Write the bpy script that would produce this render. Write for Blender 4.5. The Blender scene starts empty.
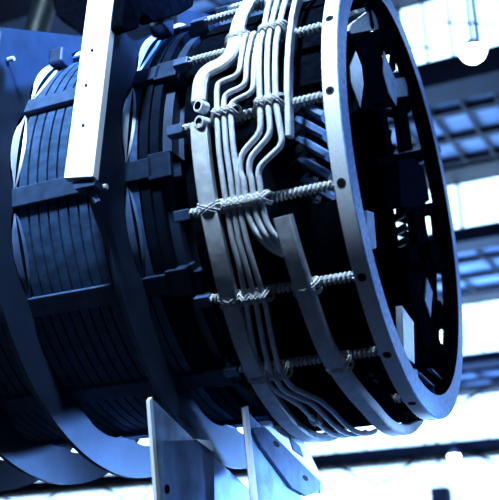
import bpy, bmesh, math, random
from mathutils import Vector, Matrix
random.seed(7)
K = 1.6                       # stator end ring radius in metres
CZ = 4.8                      # height of the stator axis above the floor
ORG = Vector((0, 0, CZ))
D2R = math.pi/180
scene = bpy.context.scene
COL = scene.collection

# ------------------------------------------------------------ materials
def mat(name, col, rough=.5, metal=0., noise=0., scale=30., bump=0., col2=None, stretch=(1,1,1), emis=None, estr=0, spec=.5):
    m = bpy.data.materials.new(name); m.use_nodes = True
    nt = m.node_tree; b = nt.nodes['Principled BSDF']
    b.inputs['Roughness'].default_value = rough
    b.inputs['Metallic'].default_value = metal
    b.inputs['Specular IOR Level'].default_value = spec
    tc = nt.nodes.new('ShaderNodeTexCoord'); mp = nt.nodes.new('ShaderNodeMapping')
    mp.inputs['Scale'].default_value = stretch
    nz = nt.nodes.new('ShaderNodeTexNoise'); nz.inputs['Scale'].default_value = scale; nz.inputs['Detail'].default_value = 5
    nt.links.new(tc.outputs['Object'], mp.inputs['Vector']); nt.links.new(mp.outputs['Vector'], nz.inputs['Vector'])
    rp = nt.nodes.new('ShaderNodeValToRGB')
    c2 = col2 or tuple(max(0, c*(1-noise)) for c in col)
    rp.color_ramp.elements[0].position = .35; rp.color_ramp.elements[0].color = (*c2, 1)
    rp.color_ramp.elements[1].position = .65; rp.color_ramp.elements[1].color = (*col, 1)
    nt.links.new(nz.outputs['Fac'], rp.inputs['Fac']); nt.links.new(rp.outputs['Color'], b.inputs['Base Color'])
    if bump:
        bp = nt.nodes.new('ShaderNodeBump'); bp.inputs['Strength'].default_value = bump; bp.inputs['Distance'].default_value = .01
        nt.links.new(nz.outputs['Fac'], bp.inputs['Height']); nt.links.new(bp.outputs['Normal'], b.inputs['Normal'])
    if emis:
        b.inputs['Emission Color'].default_value = (*emis, 1); b.inputs['Emission Strength'].default_value = estr
    return m
M = dict(
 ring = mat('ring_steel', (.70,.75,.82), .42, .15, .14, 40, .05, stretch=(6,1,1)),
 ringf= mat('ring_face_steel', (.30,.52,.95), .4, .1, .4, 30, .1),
 bar  = mat('phase_bar_enamel', (.60,.64,.70), .45, .0, .22, 18, .15),
 tube = mat('tube_enamel', (.66,.70,.77), .38, .0, .18, 25, .1),
 rope = mat('glass_fibre_rope', (.68,.70,.74), .7, 0, .5, 120, .5),
 rod  = mat('support_rod', (.30,.36,.44), .5, 0, .3, 40, .2),
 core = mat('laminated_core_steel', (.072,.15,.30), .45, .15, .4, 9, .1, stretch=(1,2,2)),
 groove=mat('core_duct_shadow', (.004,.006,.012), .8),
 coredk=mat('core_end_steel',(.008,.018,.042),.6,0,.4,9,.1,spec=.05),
 keydk=mat('clamp_steel',(.028,.055,.11),.5,.1,.3,14,.1,spec=.2),
 keyb = mat('key_bar_steel', (.08,.145,.27), .45, .2, .3, 14, .1),
 plate= mat('frame_plate_paint', (.034,.066,.135), .5, .1, .35, 5, .08),
 plate_edge= mat('frame_plate_edge', (.16,.24,.38), .4, .3, .3, 12),
 liner= mat('air_gap_liner', (.75,.82,.92), .3, .2, .15, 12),  # pale colour standing in for light on core, bolts and plates
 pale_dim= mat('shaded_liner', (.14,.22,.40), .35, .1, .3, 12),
 white= mat('white_pad_paint', (.95,.96,.98), .5, 0, .04, 6),
 dark = mat('dark_steel', (.006,.010,.020), .6, 0, .5, 20, .1, spec=.0),
 dblue= mat('dark_blue_steel', (.010,.020,.045), .6, .0, .4, 20, .1, spec=.0),
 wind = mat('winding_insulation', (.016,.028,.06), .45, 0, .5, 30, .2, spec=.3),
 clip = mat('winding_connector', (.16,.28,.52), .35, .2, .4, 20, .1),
 pale = mat('pale_blue_paint', (.42,.58,.85), .45, 0, .35, 9, .1),  # light on inner plates and fin edges, put into the colour
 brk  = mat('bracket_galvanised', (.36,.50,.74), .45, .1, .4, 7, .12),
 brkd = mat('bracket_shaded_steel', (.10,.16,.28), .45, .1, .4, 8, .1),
 cream= mat('bracket_white_paint', (.9,.93,.97), .5, 0, .1, 8),  # lit bracket edges and cap, brightness put into the colour
 green= mat('crane_tube_paint', (.025,.04,.045), .45, .1, .4, 8, .1),
 beam = mat('roof_beam_steel', (.012,.022,.055), .6, .1, .5, 3),
 mull = mat('window_mullion', (.10,.18,.36), .6, 0, .2, 5),
 panel= mat('roof_panel_sheet', (.25,.38,.60), .55, 0, .3, 1.2),
 wall = mat('hall_wall_paint', (.04,.06,.12), .8, 0, .3, 1.0),
 floor= mat('concrete_floor', (.008,.012,.02), .7, 0, .4, 2., .1),
 glass= mat('daylit_glass', (.8,.9,1.), .4, 0, .05, 1, emis=(.50,.75,1.), estr=2.6),
 lamp = mat('lamp_glow', (1,1,1), .4, emis=(.9,.95,1.), estr=14),
 lampd= mat('lamp_reflector', (.5,.55,.62), .35, .6, .2, 20),
)

# ------------------------------------------------------------ builders
def mkobj(name, verts, faces, m, parent=None, smooth=True, mats=None, fmat=None, bevel=0, angle=35):
    """vertices are given in stator units round the ring centre"""
    off = ORG if parent is None else Vector((0,0,0))
    me = bpy.data.meshes.new(name)
    me.from_pydata([Vector(v)*K + off for v in verts], [], faces)
    me.validate(); 
    bm = bmesh.new(); bm.from_mesh(me); bmesh.ops.recalc_face_normals(bm, faces=bm.faces); bm.to_mesh(me); bm.free()
    o = bpy.data.objects.new(name, me); COL.objects.link(o)
    for mm in (mats or [m]): me.materials.append(mm)
    if fmat and len(fmat)==len(me.polygons):
        for p, i in zip(me.polygons, fmat): p.material_index = i
    if smooth:
        for p in me.polygons: p.use_smooth = True
        try: me.set_sharp_from_angle(angle=angle*D2R)
        except Exception: pass
    if bevel:
        b = o.modifiers.new('bevel','BEVEL'); b.width = bevel*K; b.segments = 2; b.limit_method='ANGLE'
    if parent: o.parent = parent
    return o
class MB:
    def __init__(s): s.v=[]; s.f=[]; s.m=[]
    def add(s, v, f, mi=0):
        n=len(s.v); s.v+=[tuple(x) for x in v]; s.f+=[[i+n for i in q] for q in f]; s.m+=[mi]*len(f)
    def build(s, name, m, parent=None, **k):
        mats = m if isinstance(m, list) else None
        return mkobj(name, s.v, s.f, m if not mats else None, parent, mats=mats, fmat=s.m if mats else None, **k)
def cyl(s, th, r):
    t = th*D2R
    return Vector((s, -r*math.cos(t), r*math.sin(t)))
def rad(th):
    t = th*D2R
    return Vector((0, -math.cos(t), math.sin(t)))
def lathe(prof, t0=0, t1=360, n=144, closed=True):
    """profile of (s, r) revolved about the stator axis"""
    full = abs(t1-t0) >= 359.9
    v=[]; f=[]; k=len(prof); rows = n if full else n+1
    for i in range(rows):
        th = t0+(t1-t0)*i/n
        v += [cyl(s, th, r) for s, r in prof]
    for i in range(n):
        a=i*k; b=((i+1)%rows)*k
        for j in range(k if closed else k-1):
            j2=(j+1)%k
            f.append([a+j, b+j, b+j2, a+j2])
    if not full and closed:
        f.append(list(range(k))[::-1]); f.append([n*k+j for j in range(k)])
    return v, f
def sweep(pts, nrm, prof, closed=False):
    """sweep a 2D profile (side, out) along 3D points with given outward normals"""
    v=[]; f=[]; n=len(pts); k=len(prof)
    for i,p in enumerate(pts):
        a = pts[i-1] if (i>0 or closed) else p
        b = pts[(i+1)%n] if (i<n-1 or closed) else p
        t = (b-a).normalized() if (b-a).length>1e-9 else Vector((1,0,0))
        N = nrm[i] - t*nrm[i].dot(t)
        N = N.normalized() if N.length>1e-5 else t.orthogonal().normalized()
        B = t.cross(N)
        v += [p + B*x + N*y for x,y in prof]
    for i in range(n if closed else n-1):
        a=i*k; b=((i+1)%n)*k
        for j in range(k): f.append([a+j, a+(j+1)%k, b+(j+1)%k, b+j])
    if not closed:
        f.append(list(range(k))[::-1]); f.append([(n-1)*k+j for j in range(k)])
    return v, f
def circ_prof(r, n=10): return [(r*math.cos(2*math.pi*i/n), r*math.sin(2*math.pi*i/n)) for i in range(n)]
def rect_prof(w, h, b=.004):
    w/=2; h/=2
    return [(-w+b,-h),(w-b,-h),(w,-h+b),(w,h-b),(w-b,h),(-w+b,h),(-w,h-b),(-w,-h+b)]
def smooth_path(p, it=2):
    for _ in range(it):
        q=[p[0]]
        for a,b in zip(p[:-1], p[1:]):
            q.append(tuple(x*.75+y*.25 for x,y in zip(a,b))); q.append(tuple(x*.25+y*.75 for x,y in zip(a,b)))
        q.append(p[-1]); p=q
    return p
def round_path(p, d=1.7):
    """cut each corner at a fixed small distance (in degrees-equivalent) and round it"""
    q=[p[0]]
    def m(a,b): return math.hypot((a[0]-b[0])*57.3, a[1]-b[1])+1e-6
    for i in range(1,len(p)-1):
        a,b,c=p[i-1:i+2]
        k1=min(d/m(a,b),.45); k2=min(d/m(b,c),.45)
        A=tuple(x+(y-x)*k1 for x,y in zip(b,a)); C=tuple(x+(y-x)*k2 for x,y in zip(b,c))
        for j in range(5):
            t=j/4; q.append(tuple((1-t)**2*x+2*t*(1-t)*y+t*t*z for x,y,z in zip(A,b,C)))
    q.append(p[-1]); return q
def densify(p, step=4):
    q=[p[0]]
    for a,b in zip(p[:-1], p[1:]):
        n=max(1,int(abs(b[1]-a[1])/step))
        for i in range(1,n+1): q.append(tuple(x+(y-x)*i/n for x,y in zip(a,b)))
    return q
def surf_sweep(path, prof, r0=1.03):
    """path of (s, theta[, r]) on the cage surface"""
    path=[(a[0],a[1],a[2] if len(a)>2 else r0) for a in path]
    path=densify(round_path(path))
    return sweep([cyl(*a) for a in path], [rad(a[1]) for a in path], prof)
def box(a, b):
    x0,y0,z0=a; x1,y1,z1=b
    return ([(x0,y0,z0),(x1,y0,z0),(x1,y1,z0),(x0,y1,z0),(x0,y0,z1),(x1,y0,z1),(x1,y1,z1),(x0,y1,z1)],
            [[0,3,2,1],[4,5,6,7],[0,1,5,4],[1,2,6,5],[2,3,7,6],[3,0,4,7]])
def cbox(s0, s1, th, w, r0, r1):
    """box on the cylinder: axial s0..s1, angular centre th, tangential width w, radial r0..r1"""
    R=rad(th); T=Vector((0, math.sin(th*D2R), math.cos(th*D2R)))
    v=[Vector((s,0,0))+R*r+T*(w*q) for s in (s0,s1) for r in (r0,r1) for q in (-.5,.5)]
    return v, [[0,1,3,2],[4,6,7,5],[0,4,5,1],[2,3,7,6],[0,2,6,4],[1,5,7,3]]
def prism(s0, s1, yz):
    """polygon of (y, z) extruded along the axis"""
    n=len(yz)
    v=[(s0,y,z) for y,z in yz]+[(s1,y,z) for y,z in yz]
    return v, [list(range(n)), [n+i for i in range(n)][::-1]]+[[i,(i+1)%n,n+(i+1)%n,n+i] for i in range(n)]
def rod_mesh(a, b, r, n=12):
    a=Vector(a); b=Vector(b); d=(b-a).normalized(); N=d.orthogonal()
    return sweep([a,b],[N,N],circ_prof(r,n))
def tag(o, label, cat, group=None):
    o['label']=label; o['category']=cat
    if group: o['group']=group
    return o
def thing(name, label, cat, loc=(0,0,0), group=None):
    o=bpy.data.objects.new(name,None); COL.objects.link(o); o.location=loc; o.empty_display_size=.2
    return tag(o,label,cat,group)
def structure(o): o['kind']='structure'; return o

# ============================================================ THE STATOR
st = thing('generator_stator','huge generator stator with roped phase rings, tubes and a slotted dark core','generator stator', tuple(ORG))
W = .063
ROD = [15.1-19.6*k for k in range(-3,15)]
# ---- front end ring
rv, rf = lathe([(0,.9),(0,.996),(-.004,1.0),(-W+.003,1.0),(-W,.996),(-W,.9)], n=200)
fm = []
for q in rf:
    j = sorted(set(i%6 for i in q)); fm.append(2 if j==[0,5] else 1 if j in ([0,1],[1,2]) else 0)  # front face coloured as blue light, inner face as shade
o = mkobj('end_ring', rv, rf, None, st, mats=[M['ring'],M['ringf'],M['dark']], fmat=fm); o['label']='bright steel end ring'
for th in ROD:
    b = MB()
    R = rad(th); c = cyl(-.034, th, 1.0)
    T=Vector((0, math.sin(th*D2R), math.cos(th*D2R))); X=Vector((1,0,0))
    n=16; A=[c+(X*math.cos(2*math.pi*i/n)+T*math.sin(2*math.pi*i/n))*.0165 for i in range(n)]
    v=[p+R*.0012 for p in A]+[p-R*.01 for p in A]
    b.add(v,[list(range(n))]+[[i,(i+1)%n,n+(i+1)%n,n+i] for i in range(n)])
    n2=10; ins=[c+(X*math.cos(2*math.pi*i/n2)+T*math.sin(2*math.pi*i/n2))*.008+R*.0022 for i in range(n2)]
    b.add(ins,[list(range(n2))],1)
    b.build('bolt_hole',[M['groove'],M['dblue']],st,smooth=False)
# dark clamping ring just behind the end ring
v,f = lathe([(-.066,.90),(-.066,.95),(-.078,.95),(-.078,.90)], n=120)
mkobj('clamping_ring', v, f, M['dark'], st)

# ---- axial support rods wrapped with rope
for th in ROD:
    v,f = cbox(-.66,-W+.002,th,.022,.962,.984)
    rod = mkobj('support_rod', v, f, M['rod'], st, smooth=False, bevel=.003)
    # helical rope
    pts=[]; nr=[]; turns=31; N=turns*10
    c0=cyl(0,th,.973); R=rad(th); T=Vector((0, math.sin(th*D2R), math.cos(th*D2R)))
    for i in range(N+1):
        a=2*math.pi*i/10; s=-.625+(.625-W-.004)*i/N
        d=R*math.cos(a)+T*math.sin(a)
        pts.append(Vector((s,c0.y,c0.z))+d*.0145); nr.append(d)
    v,f=sweep(pts,nr,circ_prof(.0062,6)); mkobj('rope_wrapping', v, f, M['rope'], rod)
    v,f=cbox(-.695,-.632,th,.042,.945,.992)
    e=mkobj('rod_end_block', v, f, M['keyb'], st, smooth=False, bevel=.004)
# ---- phase rings and connection tubes
paths = dict(
T1=[(-0.364, 14.6), (-0.369, 7.5), (-0.374, 3.5), (-0.456, 2.9), (-0.463, 1.6), (-0.462, -5.6), (-0.463, -12.6), (-0.46, -18.9), (-0.46, -25.9), (-0.463, -31.2), (-0.459, -37.1), (-0.47, -43.9), (-0.525, -60.6), (-0.511, -67.1), (-0.444, -74.4), (-0.432, -82.9)],
T2=[(-0.334, 14.0), (-0.344, 7.0), (-0.345, 0.5), (-0.425, -0.4), (-0.434, -1.8), (-0.434, -5.5), (-0.433, -13.0), (-0.429, -19.3), (-0.434, -26.2), (-0.438, -32.3), (-0.433, -38.1), (-0.433, -44.3), (-0.482, -61.0), (-0.471, -68.6), (-0.392, -74.2), (-0.379, -80.7)],
T3=[(-0.304, 13.3), (-0.314, 6.5), (-0.315, -1.6), (-0.4, -2.7), (-0.408, -4.0), (-0.407, -6.8), (-0.405, -13.3), (-0.402, -19.6), (-0.411, -26.4), (-0.409, -32.9), (-0.403, -38.4), (-0.399, -44.6), (-0.444, -61.4), (-0.435, -67.6), (-0.353, -73.4), (-0.332, -79.2)],
T4=[(-0.291, 25.5), (-0.287, 14.2), (-0.296, 10.7), (-0.29, -4.3), (-0.294, -10.9), (-0.378, -14.5), (-0.39, -18.1), (-0.379, -19.8), (-0.385, -25.9), (-0.378, -29.2), (-0.352, -32.3)],
T5=[(-0.255, 24.9), (-0.258, 15.3), (-0.263, 11.0), (-0.259, -4.7), (-0.257, -11.8), (-0.346, -15.7), (-0.356, -18.5), (-0.349, -20.2), (-0.355, -26.2), (-0.348, -29.5), (-0.328, -32.1)],
T6=[(-0.219, 23.8), (-0.224, 14.5), (-0.23, 10.3), (-0.229, -5.6), (-0.215, -14.4), (-0.311, -17.7), (-0.323, -19.4), (-0.32, -21.1), (-0.324, -26.1), (-0.321, -29.3), (-0.298, -32.4)],
)
def ext(path, th1): return path+[(path[-1][0], th1)]
for k in ('T1','T2','T3'):
    p=paths[k]; p=[(p[0][0],p[0][1]+3.0,.94),(p[0][0],p[0][1]+2.6,1.01)]+p+[(p[-1][0],-112)]
    v,f=surf_sweep(p,circ_prof(.0108,12)); mkobj('connection_tube', v, f, M['tube'], st)
for k in ('T4','T5','T6'):
    p=paths[k]; p=[(p[0][0],84)]+p[:1]+p[1:]+[(p[-1][0]+.02,p[-1][1]-2.5,1.0),(p[-1][0]+.04,p[-1][1]-5,.93)]
    v,f=surf_sweep(p,circ_prof(.0115,12)); mkobj('connection_tube', v, f, M['tube'], st)
v,f=surf_sweep([(-.187,150),(-.187,12),(-.192,-2),(-.196,-11),(-.20,-12.5)],rect_prof(.022,.045),.995); mkobj('phase_bar', v, f, M['bar'], st)
A0=[(-0.386, 29.2), (-0.402, 21.3), (-0.402, 12.5), (-0.413, 9.4), (-0.448, 7.7), (-0.51, 6.9), (-0.532, 4.8), (-0.537, -0.8)]
v,f=surf_sweep([(A0[0][0],172)]+A0,rect_prof(.062,.03,.008)); mkobj('phase_bar', v, f, M['bar'], st)
A=[(-0.533, -6.0), (-0.532, -9.6), (-0.53, -16.1), (-0.528, -23.4), (-0.526, -31.6), (-0.529, -39.0), (-0.532, -45.6), (-0.54, -55.4), (-0.543, -65.8), (-0.542, -79.5)]
v,f=surf_sweep(A+[(-.54,-172)],rect_prof(.068,.036,.004)); mkobj('phase_bar', v, f, M['bar'], st)
B=[(-0.256, -28.4), (-0.249, -34.3), (-0.24, -43.8), (-0.234, -56.9), (-0.213, -66.8), (-0.184, -79.2)]
v,f=surf_sweep(B+[(-.18,-172)],rect_prof(.066,.045,.006)); mkobj('phase_bar', v, f, M['bar'], st)
# pipe terminals
for (s,th) in [(-0.518, -2.4), (-0.515, -6.1)]:
    R=rad(th); d=(R*1.0+Vector((-.35,0,-.12))).normalized()
    c=cyl(s,th,1.03); n=20; U=d.orthogonal().normalized(); Vv=d.cross(U)
    v=[]; 
    for (r,h) in ((.024,-.01),(.024,.030),(.016,.030),(.016,.0)):
        v+=[c+d*h+(U*math.cos(2*math.pi*i/n)+Vv*math.sin(2*math.pi*i/n))*r for i in range(n)]
    f=[]; fmx=[]
    for k in range(3):
        for i in range(n): f.append([k*n+i,k*n+(i+1)%n,(k+1)*n+(i+1)%n,(k+1)*n+i]); fmx.append(1 if k==2 else 0)
    f.append([3*n+i for i in range(n)]); fmx.append(1)
    o=mkobj('pipe_terminal', v, f, None, st, mats=[M['tube'],M['groove']], fmat=fmx); o['label']='open round pipe end'
# rope lashings where bars and tubes cross the rods
def s_at(path, th):
    for a,b in zip(path[:-1],path[1:]):
        if (a[1]-th)*(b[1]-th)<=0 and a[1]!=b[1]: return a[0]+(b[0]-a[0])*(th-a[1])/(b[1]-a[1])
    return None
cross=[]
for k,p in list(paths.items())+[('A',A),('A0',A0),('B',B)]:
    for th in ROD:
        s=s_at(p,th)
        if s is not None: cross.append((s,th,.045 if k in('A','A0','B') else .018, k))
for (s,th,w,k) in cross:
    mb=MB(); c=cyl(s,th,1.0); R=rad(th); T=Vector((0, math.sin(th*D2R), math.cos(th*D2R))); X=Vector((1,0,0))
    hi = .052 if k in('A','B') else .047
    for sg in (-1,1):
        for q in (-.35,.35):
            pts=[];nr=[]; d=(X*(w+.006)+T*.021*sg).normalized(); L=math.hypot(w+.006,.021); perp=R.cross(d)
            for i in range(20):
                a=2*math.pi*i/20
                P=c+d*(L*math.cos(a))+R*(.006+(hi-.006)*max(-.9,math.sin(a)) if True else 0)+perp*(q*.014)
                pts.append(P); nr.append(perp)
            v,f=sweep(pts,nr,circ_prof(.0045,6),closed=True); mb.add(v,f)
    mb.build('rope_lashing',M['rope'],st)

# ---- laminated core: packs with narrow ducts between
Rc=.935
prof=[(-.70,.62)]
def packs(s0,s1,n):
    out=[]; d=(s1-s0)/n
    for i in range(n):
        a=s0+d*i; out+=[(a,Rc),(a+d*.80 if d<0 else a,Rc)]
        out+=[(a+d*.80,Rc-.03),(a+d,Rc-.03)]
    return out
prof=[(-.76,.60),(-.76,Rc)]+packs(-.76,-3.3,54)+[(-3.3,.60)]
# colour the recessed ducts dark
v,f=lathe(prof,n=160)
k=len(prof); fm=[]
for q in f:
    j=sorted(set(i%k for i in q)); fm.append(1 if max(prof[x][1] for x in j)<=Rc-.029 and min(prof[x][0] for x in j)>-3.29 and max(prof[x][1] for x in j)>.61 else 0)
mkobj('laminated_core', v, f, None, st, mats=[M['core'],M['groove'],M['coredk']], fmat=[2 if (m_==0 and min(prof[i%k][0] for i in q)>-.885) else m_ for m_,q in zip(fm,f)])  # front end takes a darker copy of the core colour
v,f=lathe([(-.76,.66),(-.76,.90),(-.72,.90),(-.72,.84),(-.69,.84),(-.69,.66)],n=96); mkobj('core_end_plate', v, f, M['plate'], st)
# key bars along the core and clamping fingers at the end
KEY=[-11.2+27.69*k for k in range(13)]
for th in KEY:
    v,f=cbox(-3.25,-.90,th,.082,Rc-.01,Rc+.022); mkobj('key_bar', v, f, M['keyb'], st, smooth=False, bevel=.004)
    mb=MB(); v,f=cbox(-.90,-.78,th,.082,Rc-.01,Rc+.02); mb.add(v,f); v,f=cbox(-.80,-.70,th,.105,.86,.955); mb.add(v,f); v,f=cbox(-.74,-.67,th-1,.075,.84,.93); mb.add(v,f)
    mb.build('clamping_finger', M['keydk'], st, smooth=False, bevel=.004)  # darker copy of the key bar colour
# ---- annular frame plates with scalloped inner edge
def frame_plate(s, flat_top, n=720, t=.022, Ro=1.13, tab=False):
    v=[]; f=[]; fmx=[]
    for i in range(n):
        th=360*i/n
        ro=Ro
        t_=(th+180)%360-180
        if 25<=t_<79.6: ro=1.052/math.cos((t_-58.2)*D2R)
        elif -19.5<=t_<25: ro=1.13/math.cos(t_*D2R)
        elif -27<t_<-19.5: ro=1.13+.069*(t_+27)/7.5
        u=((th-KEY[0])%27.69)/27.69
        e=max(0,min(1,(min(u,1-u)-.07)/.12)); e=e*e*(3-2*e)
        ri=.947+.038*math.sin(math.pi*u)*e
        a=th
        v+=[cyl(s-t/2,a,ri),cyl(s+t/2,a,ri),cyl(s+t/2,a,ro),cyl(s-t/2,a,ro)]
    for i in range(n):
        a=i*4; b=((i+1)%n)*4
        for j in range(4):
            f.append([a+j,b+j,b+(j+1)%4,a+(j+1)%4]); fmx.append(1 if j==2 else 0)  # outer rim lighter: its lit edge is put into the colour
    return mkobj('frame_plate', v, f, None, st, mats=[M['plate'],M['plate_edge']], fmat=fmx, angle=30)
frame_plate(-.912, None)
frame_plate(-1.44, None)
frame_plate(-1.823, None)
frame_plate(-2.25, None)
# added strips: light on the core at the scallops, put into the colour
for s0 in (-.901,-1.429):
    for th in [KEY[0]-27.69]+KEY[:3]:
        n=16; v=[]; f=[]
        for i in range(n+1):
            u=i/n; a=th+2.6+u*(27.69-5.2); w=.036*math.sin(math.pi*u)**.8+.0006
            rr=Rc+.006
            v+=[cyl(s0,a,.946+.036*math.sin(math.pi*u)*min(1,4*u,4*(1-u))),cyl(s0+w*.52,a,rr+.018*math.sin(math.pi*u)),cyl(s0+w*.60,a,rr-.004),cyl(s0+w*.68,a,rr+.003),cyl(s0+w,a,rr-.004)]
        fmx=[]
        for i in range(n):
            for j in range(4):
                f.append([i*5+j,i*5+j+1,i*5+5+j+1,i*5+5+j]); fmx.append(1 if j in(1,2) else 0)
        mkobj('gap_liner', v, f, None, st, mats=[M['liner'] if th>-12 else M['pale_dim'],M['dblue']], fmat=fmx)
# bolts on the plates, glints put into their pale colour
for (s,y,z) in [(-.895,)+q for q in [(-1.1065, -0.3384)]]+[(-1.425,)+q for q in [(-1.0731, 0.4066)]]:
    v,f=rod_mesh((s,y,z),(s+.03,y,z),.011,8); mkobj('plate_bolt', v, f, M['liner'], st)
for (s,y,z) in [(-1.42,)+q for q in [(-0.7472, 0.611)]]+[(-.89,)+q for q in [(-0.7644, 0.6374)]]:
    v,f=box((s-.01,y-.05,z-.04),(s+.06,y+.05,z+.04)); mkobj('plate_lug', v, f, M['plate'], st, smooth=False, bevel=.008)
# ---- white mounting pad on the near side
mb=MB()
yz=[(-1.19,1.3),(-1.15,1.3),(-1.15,-.30),(-1.19,-.30)]
q=[(-0.958, -1.19, 0.608), (-0.839, -1.19, 0.567), (-0.998, -1.19, -0.316), (-0.873, -1.19, -0.336)]
v=[(a[0],-1.19,a[2]) for a in q]+[(a[0],-1.155,a[2]) for a in q]
mb.add(v,[[0,1,3,2],[4,6,7,5],[0,4,5,1],[2,3,7,6],[0,2,6,4],[1,5,7,3]])
pad=mb.build('mounting_pad',M['white'],st,smooth=False); pad['label']='blank white mounting pad'
for (x,y,z) in [(-0.921, -1.192, 0.227), (-0.935, -1.192, 0.07), (-0.933, -1.192, -0.108)]:
    v,f=rod_mesh((x,y-.001,z),(x,y+.01,z),.0055,10); mkobj('pad_screw', v, f, M['dark'], pad)
q=[(-0.97, -1.19, -0.331), (-0.872, -1.19, -0.34), (-0.959, -1.19, -0.362), (-0.875, -1.19, -0.364)]
mb=MB(); v=[(a[0],-1.175,a[2]) for a in q]+[(a[0],-1.12,a[2]) for a in q]
mb.add(v,[[0,1,3,2],[4,6,7,5],[0,4,5,1],[2,3,7,6],[0,2,6,4],[1,5,7,3]])
v,f=rod_mesh((q[3][0]-.05,-1.15,q[3][2]+.02),(q[3][0]-.01,-1.13,q[3][2]-.05),.014,8); mb.add(v,f)
mb.build('pad_lip',M['keyb'],st,smooth=False)
for s in (-.93,):
    v,f=prism(s-.05,s+.03,[(-1.155,.45),(-1.155,-.30),(-1.10,-.34),(-1.03,-.1),(-1.03,.2),(-1.08,.4)]); mkobj('pad_rib', v, f, M['plate'], st, smooth=False)

# ---- stator winding: slanted bars in two layers and their end connectors
NB=66
for i in range(NB):
    th=360*i/NB
    for layer,(r0,r1,sl) in enumerate(((.80,.84,15),(.72,.76,-15))):
        p=[(-.70,th,r0-.06),(-.60,th,r0-.04),(-.40,th+sl*.6,r0),(-.20,th+sl,r1)]
        pts=[]
        for a,b in zip(p[:-1],p[1:]):
            for j in range(4): pts.append(tuple(x+(y-x)*j/4 for x,y in zip(a,b)))
        pts.append(p[-1])
        v,f=sweep([cyl(*a) for a in pts],[rad(a[1]) for a in pts],rect_prof(.036,.045,.006))
        mkobj('winding_bar' if layer==0 else 'inner_winding_bar', v, f, M['wind'], st)
    # connector clip, tilted; blue glint put into the near ones' colour
    a=th+15; R=rad(a)
    if not -90<((a+180)%360-180)<50: continue
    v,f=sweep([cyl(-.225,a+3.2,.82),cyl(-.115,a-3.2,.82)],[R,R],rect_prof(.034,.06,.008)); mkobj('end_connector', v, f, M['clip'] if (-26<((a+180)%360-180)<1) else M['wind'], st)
v,f=lathe([(-.30,.875),(-.30,.90),(-.345,.90),(-.345,.875)],n=96); mkobj('winding_support_ring', v, f, M['dark'], st)
v,f=lathe([(-.56,.86),(-.56,.90),(-.62,.90),(-.62,.86)],n=96); mkobj('winding_support_ring', v, f, M['dark'], st)
v,f = lathe([(-.26,.775),(-.26,.78),(-.72,.70),(-.72,.69)],n=96); mkobj('winding_sleeve', v, f, M['dark'], st)  # added dark sleeve, blocks bright background in the winding gaps
v,f = lathe([(-.235,.905),(-.235,.912),(-.66,.912),(-.66,.905)],t0=-128,t1=75,n=96); mkobj('insulation_blanket', v, f, M['dark'], st)  # added dark sheet for the shade behind rods and tubes
v,f = lathe([(-.10,.99),(-.10,.998),(-.61,.998),(-.61,.99)],t0=-125,t1=-74,n=40); mkobj('insulation_blanket', v, f, M['dark'], st)  # another added sheet, closes bright gaps along the dark underside
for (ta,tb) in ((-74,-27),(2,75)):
    v,f = lathe([(-.09,.905),(-.09,.912),(-.235,.912),(-.235,.905)],t0=ta,t1=tb,n=60); mkobj('insulation_blanket', v, f, M['dark'], st)  # added sheets carry the shade up to the end ring
# support brackets between the cage and the winding, each a plate with an opening
for i,th in enumerate(ROD):
    if -75<th+0<60: continue
    R=rad(th)
    def P2(s,r): return Vector((s,0,0))+R*r
    T=Vector((0, math.sin(th*D2R), math.cos(th*D2R)))
    pts=[P2(-.075,.93),P2(-.075,.80),P2(-.12,.76),P2(-.24,.86),P2(-.30,.955)]
    v,f=sweep(smooth_loop:=pts,[T]*len(pts),rect_prof(.03,.04,.005),closed=True)
    mkobj('winding_bracket', v, f, M['dark'], st)
# ---- fittings inside the open end
def plate(name, m, s0, s1, yz, lab=None, bev=.004):
    v,f=prism(s0,s1,yz); o=mkobj(name, v, f, m, st, smooth=False, bevel=bev)
    if lab: o['label']=lab
    return o
plate('spacer_block', M['bar'], -.16,-.07, [(-0.5941, 0.4772), (-0.5436, 0.5494), (-0.1929, 0.888), (0.0881, 1.0276), (-0.0672, 0.8618), (-0.552, 0.4915)],'brushed grey spacer block')
plate('lifting_clevis', M['dark'], -.12,-.06, [(-0.6178, 0.4321), (-0.1086, 0.8234), (-0.0017, 0.8516), (-0.1314, 0.7097), (-0.0755, 0.6622), (0.0505, 0.6185), (0.1653, 0.5805), (-0.3435, 0.2467), (-0.5912, 0.0793), (-0.42, 0.3007), (-0.4023, 0.404), (-0.5096, 0.4355)])
plate('air_deflector', M['liner'], -.056,-.05, [(-0.6751, 0.2425), (-0.5754, 0.3878), (-0.4982, 0.3587), (-0.484, 0.2777), (-0.5507, 0.1198), (-0.6006, 0.1371), (-0.6731, 0.1676)],'bright white air deflector')  # plate added for a bright patch, light put into its colour
plate('air_deflector', M['pale'], -.056,-.05, [(-0.0994, 0.7115), (-0.0044, 0.6834), (0.1145, 0.6678), (0.076, 0.5068), (-0.0632, 0.494), (-0.1481, 0.5558)],'pale blue air deflector')
plate('clevis_cap', M['dark'], -.10,-.05, [(-0.1102, 0.9013), (0.131, 1.1276), (0.3559, 1.1109), (0.3123, 1.0168), (0.0549, 0.7928), (-0.0768, 0.8195)])
plate('cross_strap', M['dark'], -.09,-.06, [(-0.3393, 0.2694), (0.6582, 0.944), (0.6659, 0.8969), (-0.3302, 0.2395)])
plate('cross_strap', M['dark'], -.09,-.06, [(-0.298, 0.025), (1.1186, 0.862), (1.1285, 0.8203), (-0.2902, -0.0095)])
plate('terminal_mesh_block', M['rope'], -.09,-.06, [(0.1428, 0.712), (0.3916, 0.8777), (0.378, 0.752), (0.1122, 0.5825)],'frayed grey woven block')
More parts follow.
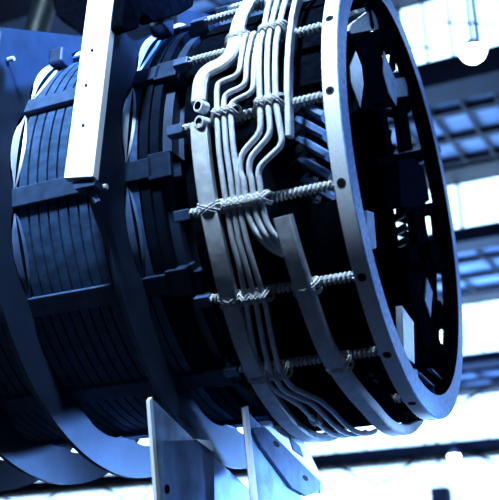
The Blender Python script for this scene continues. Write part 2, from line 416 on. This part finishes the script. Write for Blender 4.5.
plate('winding_lead', M['dark'], -.09,-.06, [(0.1282, 0.5751), (0.3261, 0.702), (0.39, 0.4385), (0.1898, 0.3185)])
plate('winding_lead', M['dark'], -.09,-.06, [(-0.223, 0.3293), (-0.1155, 0.3941), (0.0015, 0.185), (-0.1095, 0.1257)])
plate('lead_box', M['dblue'], -.12,-.05, [(0.0145, 0.1791), (0.3313, 0.3644), (0.5682, 0.4261), (0.6471, 0.2784), (0.4173, 0.1292), (0.0248, -0.0514)],'dark blue lead box')
plate('cross_strap', M['dark'], -.10,-.06, [(0.104, -0.0169), (1.1416, 0.5185), (1.1512, 0.4783), (0.0936, -0.0573)])
plate('winding_lead', M['dark'], -.10,-.06, [(0.3032, 0.0613), (0.5296, 0.1732), (0.61, -0.0842), (0.3405, -0.194)])
plate('winding_lead', M['dark'], -.10,-.06, [(0.839, 0.3367), (1.1268, 0.4795), (1.2611, 0.1813), (0.8876, 0.029)])
plate('lead_clamp', M['dark'], -.12,-.06, [(0.1626, -0.1874), (0.657, 0.0569), (1.2425, 0.1984), (1.2428, 0.137), (0.6129, -0.137), (0.1237, -0.3309)])
for q in ([(0.5731, -0.1332), (1.0232, 0.0707), (1.1463, 0.013), (1.0175, -0.2411), (0.6338, -0.3734), (0.5313, -0.317)], [(0.541, -0.4054), (0.9628, -0.26), (0.9986, -0.4015), (0.838, -0.5147), (0.4868, -0.5625)]):
    pts=[Vector((-.06,y,z)) for y,z in q]
    v,f=sweep(pts,[Vector((1,0,0))]*len(pts),rect_prof(.028,.05,.006),closed=True); mkobj('lead_loop', v, f, M['dark'], st)
plate('curved_lead', M['dark'], -.10,-.06, [(0.1384, -0.2764), (0.4713, -0.1407), (0.4502, -0.2686), (0.5209, -0.4108), (0.5359, -0.5407), (0.3126, -0.6439), (0.1791, -0.5005), (0.0676, -0.4145)])
plate('lead_flank', M['pale'], -.055,-.045, [(0.3969, -0.2499), (0.5016, -0.2868), (0.4085, -0.4511), (0.3137, -0.3963)],'pale blue lead side')
plate('deflector_plate', M['liner'], -.09,-.06, [(-0.0652, -0.5552), (0.1266, -0.5652), (0.0862, -0.7666), (-0.0929, -0.7858)],'bright white deflector plate')  # this plate's lit look is put into its pale colour
plate('deflector_plate', M['pale'], -.09,-.07, [(-0.2815, -0.6859), (-0.217, -0.7144), (-0.1775, -0.7936), (-0.2786, -0.8004)])
plate('end_shield', M['dark'], -.13,-.10, [(-0.0888, -0.615), (0.3712, -0.3674), (0.7349, -0.4465), (1.219, -0.3593), (1.1242, -0.5311), (0.7042, -0.7674), (0.3661, -0.8676), (0.0333, -0.8674)])
for a,b,c in ([(0.1216, -0.797), (0.3724, -0.7852), (0.3638, -0.8647)], [(0.3606, -0.7101), (0.6384, -0.6981), (0.6576, -0.756)]):
    pts=[Vector((-.06,)+tuple(q)) for q in (a,b,c)]
    v,f=sweep(pts,[Vector((1,0,0))]*3,rect_prof(.010,.024,.003)); mkobj('end_fin', v, f, M['pale'], st, smooth=False)  # lit plate edges drawn as pale strips
plate('end_fin', M['pale'], -.10,-.05, [(0.0386, -0.7992), (0.0895, -0.7931), (0.0839, -0.8681), (0.0349, -0.8687)])
plate('air_deflector', M['pale'], -.12,-.10, [(-0.3717, -0.2472), (-0.2672, -0.2075), (-0.255, -0.367), (-0.3472, -0.4149), (-0.4112, -0.3985)],'pale blue air deflector')
plate('terminal_tab', M['clip'], -.075,-.06, [(-0.6974, -0.2997), (-0.6152, -0.2411), (-0.5954, -0.2746), (-0.6782, -0.3324)])

# ============================================================ CRADLE BRACKETS
def leg(p, m, x0,x1,y0,y1,z1): 
    v,f=box((x0,y0,-3.0),(x1,y1,z1)); mkobj('column', v, f, m, p, smooth=False)
def empty_at(name,label,cat,x,y,group=None):
    return thing(name,label,cat,(x*K,y*K,0),group)
def child(name,par,v,f,m,**k):
    px,py,pz=par.location
    v=[(a[0]-px/K,a[1]-py/K,a[2]+CZ/K) for a in v]
    return mkobj(name,v,f,m,par,smooth=False,**k)
b1=empty_at('cradle_bracket','pale steel cradle bracket, left of the two under the stator','bracket',-.85,0)
g=[(-0.7342, -1.037), (-0.3785, -1.1144), (0.1854, -1.217), (0.2941, -1.4954), (-0.5905, -1.59)]
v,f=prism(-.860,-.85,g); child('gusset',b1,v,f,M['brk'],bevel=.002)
g=[(-0.7556, -1.05), (-0.7346, -1.0333), (-0.5905, -1.59), (-0.62, -1.5931)]
v,f=prism(-.862,-.848,g); child('edge_strip',b1,v,f,M['cream'])
g=[(-0.7293, -1.1995), (-0.477, -1.1407), (-0.3189, -1.1102), (-0.3056, -1.2224), (-0.2757, -1.5587), (-0.661, -1.5998)]
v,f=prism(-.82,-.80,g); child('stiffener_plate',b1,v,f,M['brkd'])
g=[(-0.4772, -1.1369), (-0.3189, -1.1102), (-0.3173, -1.1537)]
v,f=prism(-.82,-.797,g); child('stiffener_cap',b1,v,f,M['cream'])  # cap's white is light on its top, put into the colour
(gy,gz),=[(-0.6902, -1.363)]
v,f=rod_mesh((-.80,gy,gz),(-.795,gy,gz),.016); child('bolt',b1,v,f,M['dark'])
yb=[(-0.5916, -1.5765), (0.1846, -1.4908)]
v,f=box((-.90,yb[0][0],-3.0),(-.78,yb[1][0],yb[0][1]+.06)); child('column',b1,v,f,M['brk'])

b2=empty_at('cradle_bracket','steel cradle bracket with two-holed slanted flange, right of the two','bracket',-.55,0)
g=[(-0.4306, -1.0197), (-0.2434, -1.0545), (-0.2444, -1.1271), (0.1715, -1.2407), (0.3494, -1.5003), (-0.2889, -1.5685)]
v,f=prism(-0.630,-0.618,g); child('gusset',b2,v,f,M['brk'],bevel=.002)
g=[(-0.4401, -1.026), (-0.4117, -1.011), (-0.2602, -1.5654), (-0.3079, -1.5705)]
v,f=prism(-0.620,-0.606,g); child('edge_strip',b2,v,f,M['cream'])
g=[(-0.3899, -1.0982), (-0.2806, -1.0651), (0.1263, -1.1231), (0.389, -1.1611), (0.3581, -1.2107), (0.1902, -1.2559), (0.0254, -1.2504), (-0.2919, -1.147)]
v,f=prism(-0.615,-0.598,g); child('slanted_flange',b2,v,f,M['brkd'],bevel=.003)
for (y,z) in [(-0.1472, -1.1046), (0.1821, -1.1813)]:
    n=14; v=[(-.597,y+.026*math.cos(6.2832*i/n)*1.3,z+.011*math.sin(6.2832*i/n)) for i in range(n)]+[(-.601,y+.026*math.cos(6.2832*i/n)*1.3,z+.011*math.sin(6.2832*i/n)) for i in range(n)]
    child('flange_hole',b2,v,[list(range(n)),[n+i for i in range(n)][::-1]]+[[i,(i+1)%n,n+(i+1)%n,n+i] for i in range(n)],M['groove'])
g=[(-0.233, -1.0521), (-0.0147, -0.993), (0.0433, -0.9838), (0.1865, -0.9997), (0.4602, -1.1424), (0.455, -1.1973), (0.4142, -1.2042), (0.4187, -1.1543)]
v,f=prism(-0.660,-0.612,g); child('flange_edge',b2,v,f,M['cream'])
g=[(-0.0504, -0.9768), (0.0073, -0.963), (0.016, -1.0256), (-0.0522, -1.024)]
v,f=prism(-0.650,-0.610,g); child('flange_tab',b2,v,f,M['brk'])
g=[(0.0259, -1.0367), (0.144, -1.0499), (0.1905, -1.0882), (0.0703, -1.0827)]
v,f=prism(-0.612,-0.606,g); child('flange_slot',b2,v,f,M['brkd'])
yb=[(-0.2888, -1.5542), (0.3508, -1.4835)]
v,f=box((-.67,yb[0][0],-3.0),(-.60,yb[1][0],yb[0][1]+.06)); child('column',b2,v,f,M['brk'])

# ============================================================ LIFTING GEAR
def wobj(name, v, f, m, par=None, **k):
    return mkobj(name, v, f, m, par, **k)
a,=[(-3.478, 1.6, 3.011)]; b,=[(-3.315, 1.6, 3.801)]
a=Vector(a); b=Vector(b); d_=(b-a)/(b.z-a.z)
post=thing('hoist_post','dark round hoist post rising behind the stator at upper left','post',((a+d_*(-CZ/K-a.z))*K+ORG)[:])
pl_=Vector(post.location)/K-ORG/K
v,f=rod_mesh(a+d_*(-CZ/K-a.z)-pl_,a+d_*(6.5-a.z)-pl_,.10,24); mkobj('tube', v, f, M['green'], post)
q=[(-2.569, 0.6, 2.415), (-2.216, 0.6, 2.297), (-2.191, 0.6, 1.986), (-2.257, 0.6, 1.941), (-2.374, 0.6, 2.093), (-2.508, 0.6, 2.221)]
v=[tuple(p) for p in q]+[(p[0],p[1]+.1,p[2]) for p in q]; n=len(q)
v=[tuple(Vector(p)-pl_) for p in v]
f=[list(range(n)),[n+i for i in range(n)][::-1]]+[[i,(i+1)%n,n+(i+1)%n,n+i] for i in range(n)]
mkobj('hoist_plate', v, f, M['dark'], post, smooth=False, bevel=.01)
q=[(-1.1837, 0.554), (-0.5684, 1.0366), (-0.5967, 0.839), (-0.7056, 0.7197), (-0.9457, 0.4984), (-0.9951, 0.4936), (-1.0344, 0.4802), (-1.0567, 0.3893), (-1.1474, 0.306), (-1.1849, 0.3083)]
v,f=prism(-.86,-.80,q); mkobj('lifting_lug', v, f, M['dark'], st, smooth=False, bevel=.01)

# ============================================================ THE HALL
CAM=Vector((.83658,-3.70001,-2.00108))
def W_(x,y,z): return (x,y,z)
def hbox(name,a,b,m,par=None,n=None): 
    v,f=box(a,b); o=mkobj(name,v,f,m,par,smooth=False); return o
cx,cy,cz=CAM
H=7.0
rows=[ # (valley ratio, ridge ratio)
 (.985,1.16),(.682,.815),(.462,.5405),(.319,.3881),(.2300,.284),(.167,.2173)]
XL,XR=-46,14
Yk=[H/a for a,b in rows]
prev=None; tn=1
for k,((rv_,rr),Y) in enumerate(zip(rows,Yk)):
    zr=rr*Y; y=cy+Y; z0=cz+H; z1=cz+zr
    # glazing strip
    w=structure(hbox('window_%d'%(k+1),(XL,y,z0+.12),(XR,y+.03,z1-.05),M['glass']))
    step=.30*Y/10 if k>0 else .3
    step=[.55,.30,.62,.52,.60,.9][k]*1.0
    mb=MB(); x=XL; i=0
    while x<XR:
        wd=.014 if i%3 else .026
        v,f=box((x-wd,y-.05,z0+.1),(x+wd,y-.005,z1)); mb.add(v,f); x+=step*1.7 if k!=1 else .33; i+=1
    o=mb.build('window_frame',M['mull'],None,smooth=False); o.parent=w
    # valley gutter beam and ridge beam
    bt={0:.5,1:.45,2:.25,3:.2,4:.3,5:.3}[k]
    structure(hbox('trim_%d'%tn,(XL,y-.35,z0-bt*.55),(XR,y+.1,z0+.12),M['beam'])); tn+=1
    structure(hbox('trim_%d'%tn,(XL,y-.12,z1-.03),(XR,y+.12,z1+.12),M['beam'])); tn+=1
    if k>0:
        yp=cy+Yk[k-1]; zs=cz+H
        # sloping roof deck from the previous valley up to this ridge
        v=[(XL,yp,zs+.1),(XR,yp,zs+.1),(XR,y,z1+.1),(XL,y,z1+.1)]
        v+= [(a,b,c+.08) for a,b,c in v]
        structure(mkobj('ceiling' if k==1 else 'ceiling_%d'%k, v, [[0,1,2,3],[7,6,5,4],[0,4,5,1],[1,5,6,2],[2,6,7,3],[3,7,4,0]], M['panel'], smooth=False))
        # ribs and purlins below the deck
        mb=MB(); x=XL; st_=[0,1.0,.75,1.3,1.6,2.2][k]
        while x<XR:
            d=.012*(1+k*.4)
            v,f=sweep([Vector((x,yp,zs+.02)),Vector((x,y,z1+.02))],[Vector((0,0,1))]*2,rect_prof(d*2,.06,.005)); mb.add(v,f); x+=st_*.62
        npur=4
        for j in range(1,npur):
            u=j/npur; yy=yp+(y-yp)*u; zz=zs+(z1-zs)*u
            v,f=box((XL,yy-.035*(1+k*.3),zz-.01),(XR,yy+.035*(1+k*.3),zz+.08)); mb.add(v,f)
        u=.86; yy=yp+(y-yp)*u; zz=zs+(z1-zs)*u
        o=mb.build('trim_%d'%tn,M['beam'],None,smooth=False); structure(o); tn+=1
        v=[(XL,yp+(y-yp)*.80,zs+(z1-zs)*.80-.03),(XR,yp+(y-yp)*.80,zs+(z1-zs)*.80-.03),(XR,y,z1-.03),(XL,y,z1-.03)]
        v+= [(a,b,c+.05) for a,b,c in v]
        structure(mkobj('trim_%d'%tn, v, [[0,1,2,3],[7,6,5,4],[0,4,5,1],[1,5,6,2],[2,6,7,3],[3,7,4,0]], M['beam'], smooth=False)); tn+=1
    # light truss bracing in front of the strip
    if k in (0,2): continue
    if k==1:
        mb=MB()
        for j in range(24):
            x=-14+j*1.1
            v,f=rod_mesh((x,y-.5,z0+.55),(x+1.1,y-.5,z0+.15),.014,6); mb.add(v,f)
        o=mb.build('trim_%d'%tn,M['mull'],None); structure(o); tn+=1; continue
    mb=MB(); x=XL; i=0; L=2.6 if k<3 else 4.5
    while x<XR-L:
        A_=Vector((x,y-.5,z0+.05)); B_=Vector((x+L/2,y-.5,z0-1.1 if k>2 else z0+.5)); C_=Vector((x+L,y-.5,z0+.05))
        for p_,q_ in ((A_,B_),(B_,C_)):
            v,f=rod_mesh(p_,q_,.022*(1+k*.3),6); mb.add(v,f)
        x+=L
    o=mb.build('trim_%d'%tn,M['mull'] if k<3 else M['beam'],None); structure(o); tn+=1
# far wall, side wall, floor
yf=cy+Yk[-1]+.3
fl=-CZ/K
structure(hbox('wall_far',(XL,yf,fl),(XR,yf+.3,cz+H-.4),M['wall']))
structure(hbox('wall_left',(XL-.3,cy-4,fl),(XL,yf,cz+H+2),M['wall']))
structure(hbox('floor',(XL,cy-6,fl-.1),(XR,yf+.3,fl),M['floor']))
# high bay lamps
def lamp(x,y,z,r,label,drop=1.5):
    t=thing('high_bay_lamp',label,'lamp',(x*K,y*K,(z*K+CZ)),'high bay lamps under the roof')
    n=24
    def lz(prof):
        v=[];f=[];k=len(prof)
        for i in range(n):
            a=2*math.pi*i/n; v+=[(rr*math.cos(a),rr*math.sin(a),zz) for rr,zz in prof]
        for i in range(n):
            for j in range(k-1): f.append([i*k+j,((i+1)%n)*k+j,((i+1)%n)*k+j+1,i*k+j+1])
        return v,f
    v,f=lz([(r,0),(r*.92,r*.35),(r*.45,r*.9),(r*.2,r*1.0),(r*.001,r*1.0)]); mkobj('reflector',v,f,M['lampd'],t)
    v,f=lz([(.001,-r*.85),(r*.45,-r*.72),(r*.78,-r*.42),(r*.92,.0),(r*.9,.02),(.001,.02)]); mkobj('diffuser',v,f,M['lamp'],t)
    v,f=rod_mesh((0,0,r*.9),(0,0,r*.9+drop),r*.12,10); mkobj('stem',v,f,M['mull'],t)
    return t
(x,y,z),=[(-0.398, 5.5, 4.596)]; lamp(x,y,z,.135*1.15,'blazing white high bay lamp hanging upper right before the top window',3.1)
(x,y,z),=[(-3.159, 16.0, 2.35)]; lamp(x,y,z,.13,'small lit lamp on the lower right roof beam',3.5)
# dark unlit fitting low right
(x,y,z),=[(-3.93, 18.0, 2.011)]
v,f=box((x-.2,y-.2,z-.35),(x+.2,y+.2,z+.08)); mb=MB(); mb.add(v,f); v,f=rod_mesh((x,y,z+.15),(x,y,z+1.2),.03,8); mb.add(v,f)
o=mb.build('hanging_heater',M['beam'],None,bevel=.03,smooth=False); tag(o,'dark boxy heater hanging before the lowest bright window','heater')

# ============================================================ LIGHTS
def area(loc, tgt, size, power, col, name, sy=None):
    l=bpy.data.lights.new(name,'AREA'); l.energy=power; l.color=col; l.size=size
    if sy: l.shape='RECTANGLE'; l.size_y=sy
    o=bpy.data.objects.new(name,l); COL.objects.link(o); o.location=loc
    o.rotation_euler=(Vector(tgt)-Vector(loc)).to_track_quat('-Z','Y').to_euler(); return o
ringc=Vector((0,0,CZ))
def at(d,dist): return ringc+Vector(d).normalized()*dist
area(at((-.03,-.72,.68),11), ringc+Vector((-.6,0,0)), 1.0, 2900, (.66,.84,1.0), 'key_lamp')
area(at((1.0,1.0,-.2),7), ringc, 3.0, 110, (.22,.48,1.0), 'window_bounce')  # unseen area lamp added for blue window light on front faces
area(ringc+Vector((5.0,7.0,-2.3)), ringc+Vector((-1.5,0,-1.7)), .8, 120, (.22,.46,1.0), 'floor_bounce')  # unseen lamp added low down to turn the plate bottoms blue
area((-8,30,3),(-6,24,20),14,7000,(.35,.6,1.0),'roof_wash')  # unseen up-light added to brighten the far roof panels
area(ringc+Vector((6,-3.0,9)), ringc+Vector((-1.5,0,1.0)), 1.2, 60, (.25,.5,1.0), 'roof_bounce')  # unseen blue fill added for the upper front faces
area((-12,9,2.5),(-9,9,20),7,1300,(.35,.6,1.0),'roof_wash_near')  # second added up-light, for the nearer roof panels
def spot(loc,tgt,power,col,name,ang,blend=1.0,rad=.3):
    l=bpy.data.lights.new(name,'SPOT'); l.energy=power; l.color=col; l.spot_size=ang*D2R; l.spot_blend=blend; l.shadow_soft_size=rad
    o=bpy.data.objects.new(name,l); COL.objects.link(o); o.location=loc
    o.rotation_euler=(Vector(tgt)-Vector(loc)).to_track_quat('-Z','Y').to_euler()
spot(ringc+Vector((2.5,7.5,-2.1)), ringc+Vector((-2.3,-.4,-1.95)), 9000, (.25,.5,1.0), 'plate_spot', 15)  # unseen spot added to light the bottoms of the frame plates
area(ringc+Vector((3.2,-2.2,.4)), ringc+Vector((-.3,1.2,0)), .6, 18, (.3,.55,1.0), 'bore_lamp')  # unseen weak lamp added to lift the winding inside the bore
spot(ringc+Vector((6,-3,5)), ringc+Vector((-2.2,-1.3,1.75)), 14000, (.22,.5,1.0), 'crown_spot', 22)  # unseen spot added to turn the plate tops blue
spot(ringc+Vector((4.5,-.2,-2.05)), ringc+Vector((-1.3,.1,-2.3)), 2500, (.42,.66,1.0), 'bracket_spot', 20)  # unseen narrow spot added to brighten the cradle brackets
w=bpy.data.worlds.new('world'); scene.world=w; w.use_nodes=True
bg=w.node_tree.nodes['Background']; bg.inputs['Color'].default_value=(.10,.26,.75,1); bg.inputs['Strength'].default_value=.045

# ============================================================ CAMERA
cd=bpy.data.cameras.new('camera'); cam=bpy.data.objects.new('camera',cd); COL.objects.link(cam); scene.camera=cam
cd.sensor_fit='HORIZONTAL'; cd.sensor_width=36; cd.lens=36*950.9/499
cam.matrix_world=Matrix.Translation(CAM*K+ORG) @ Matrix(((.91627,.16744,.36389),(.40056,-.38301,-.83238),(0,.90844,-.41801))).to_4x4()
cam.rotation_mode='QUATERNION'
cd.clip_end=300
cd.dof.use_dof=True; cd.dof.focus_distance=3.9*K; cd.dof.aperture_fstop=1.2
vs=scene.view_settings; vs.view_transform='Standard'; vs.look='None'; vs.exposure=.42; vs.gamma=.78
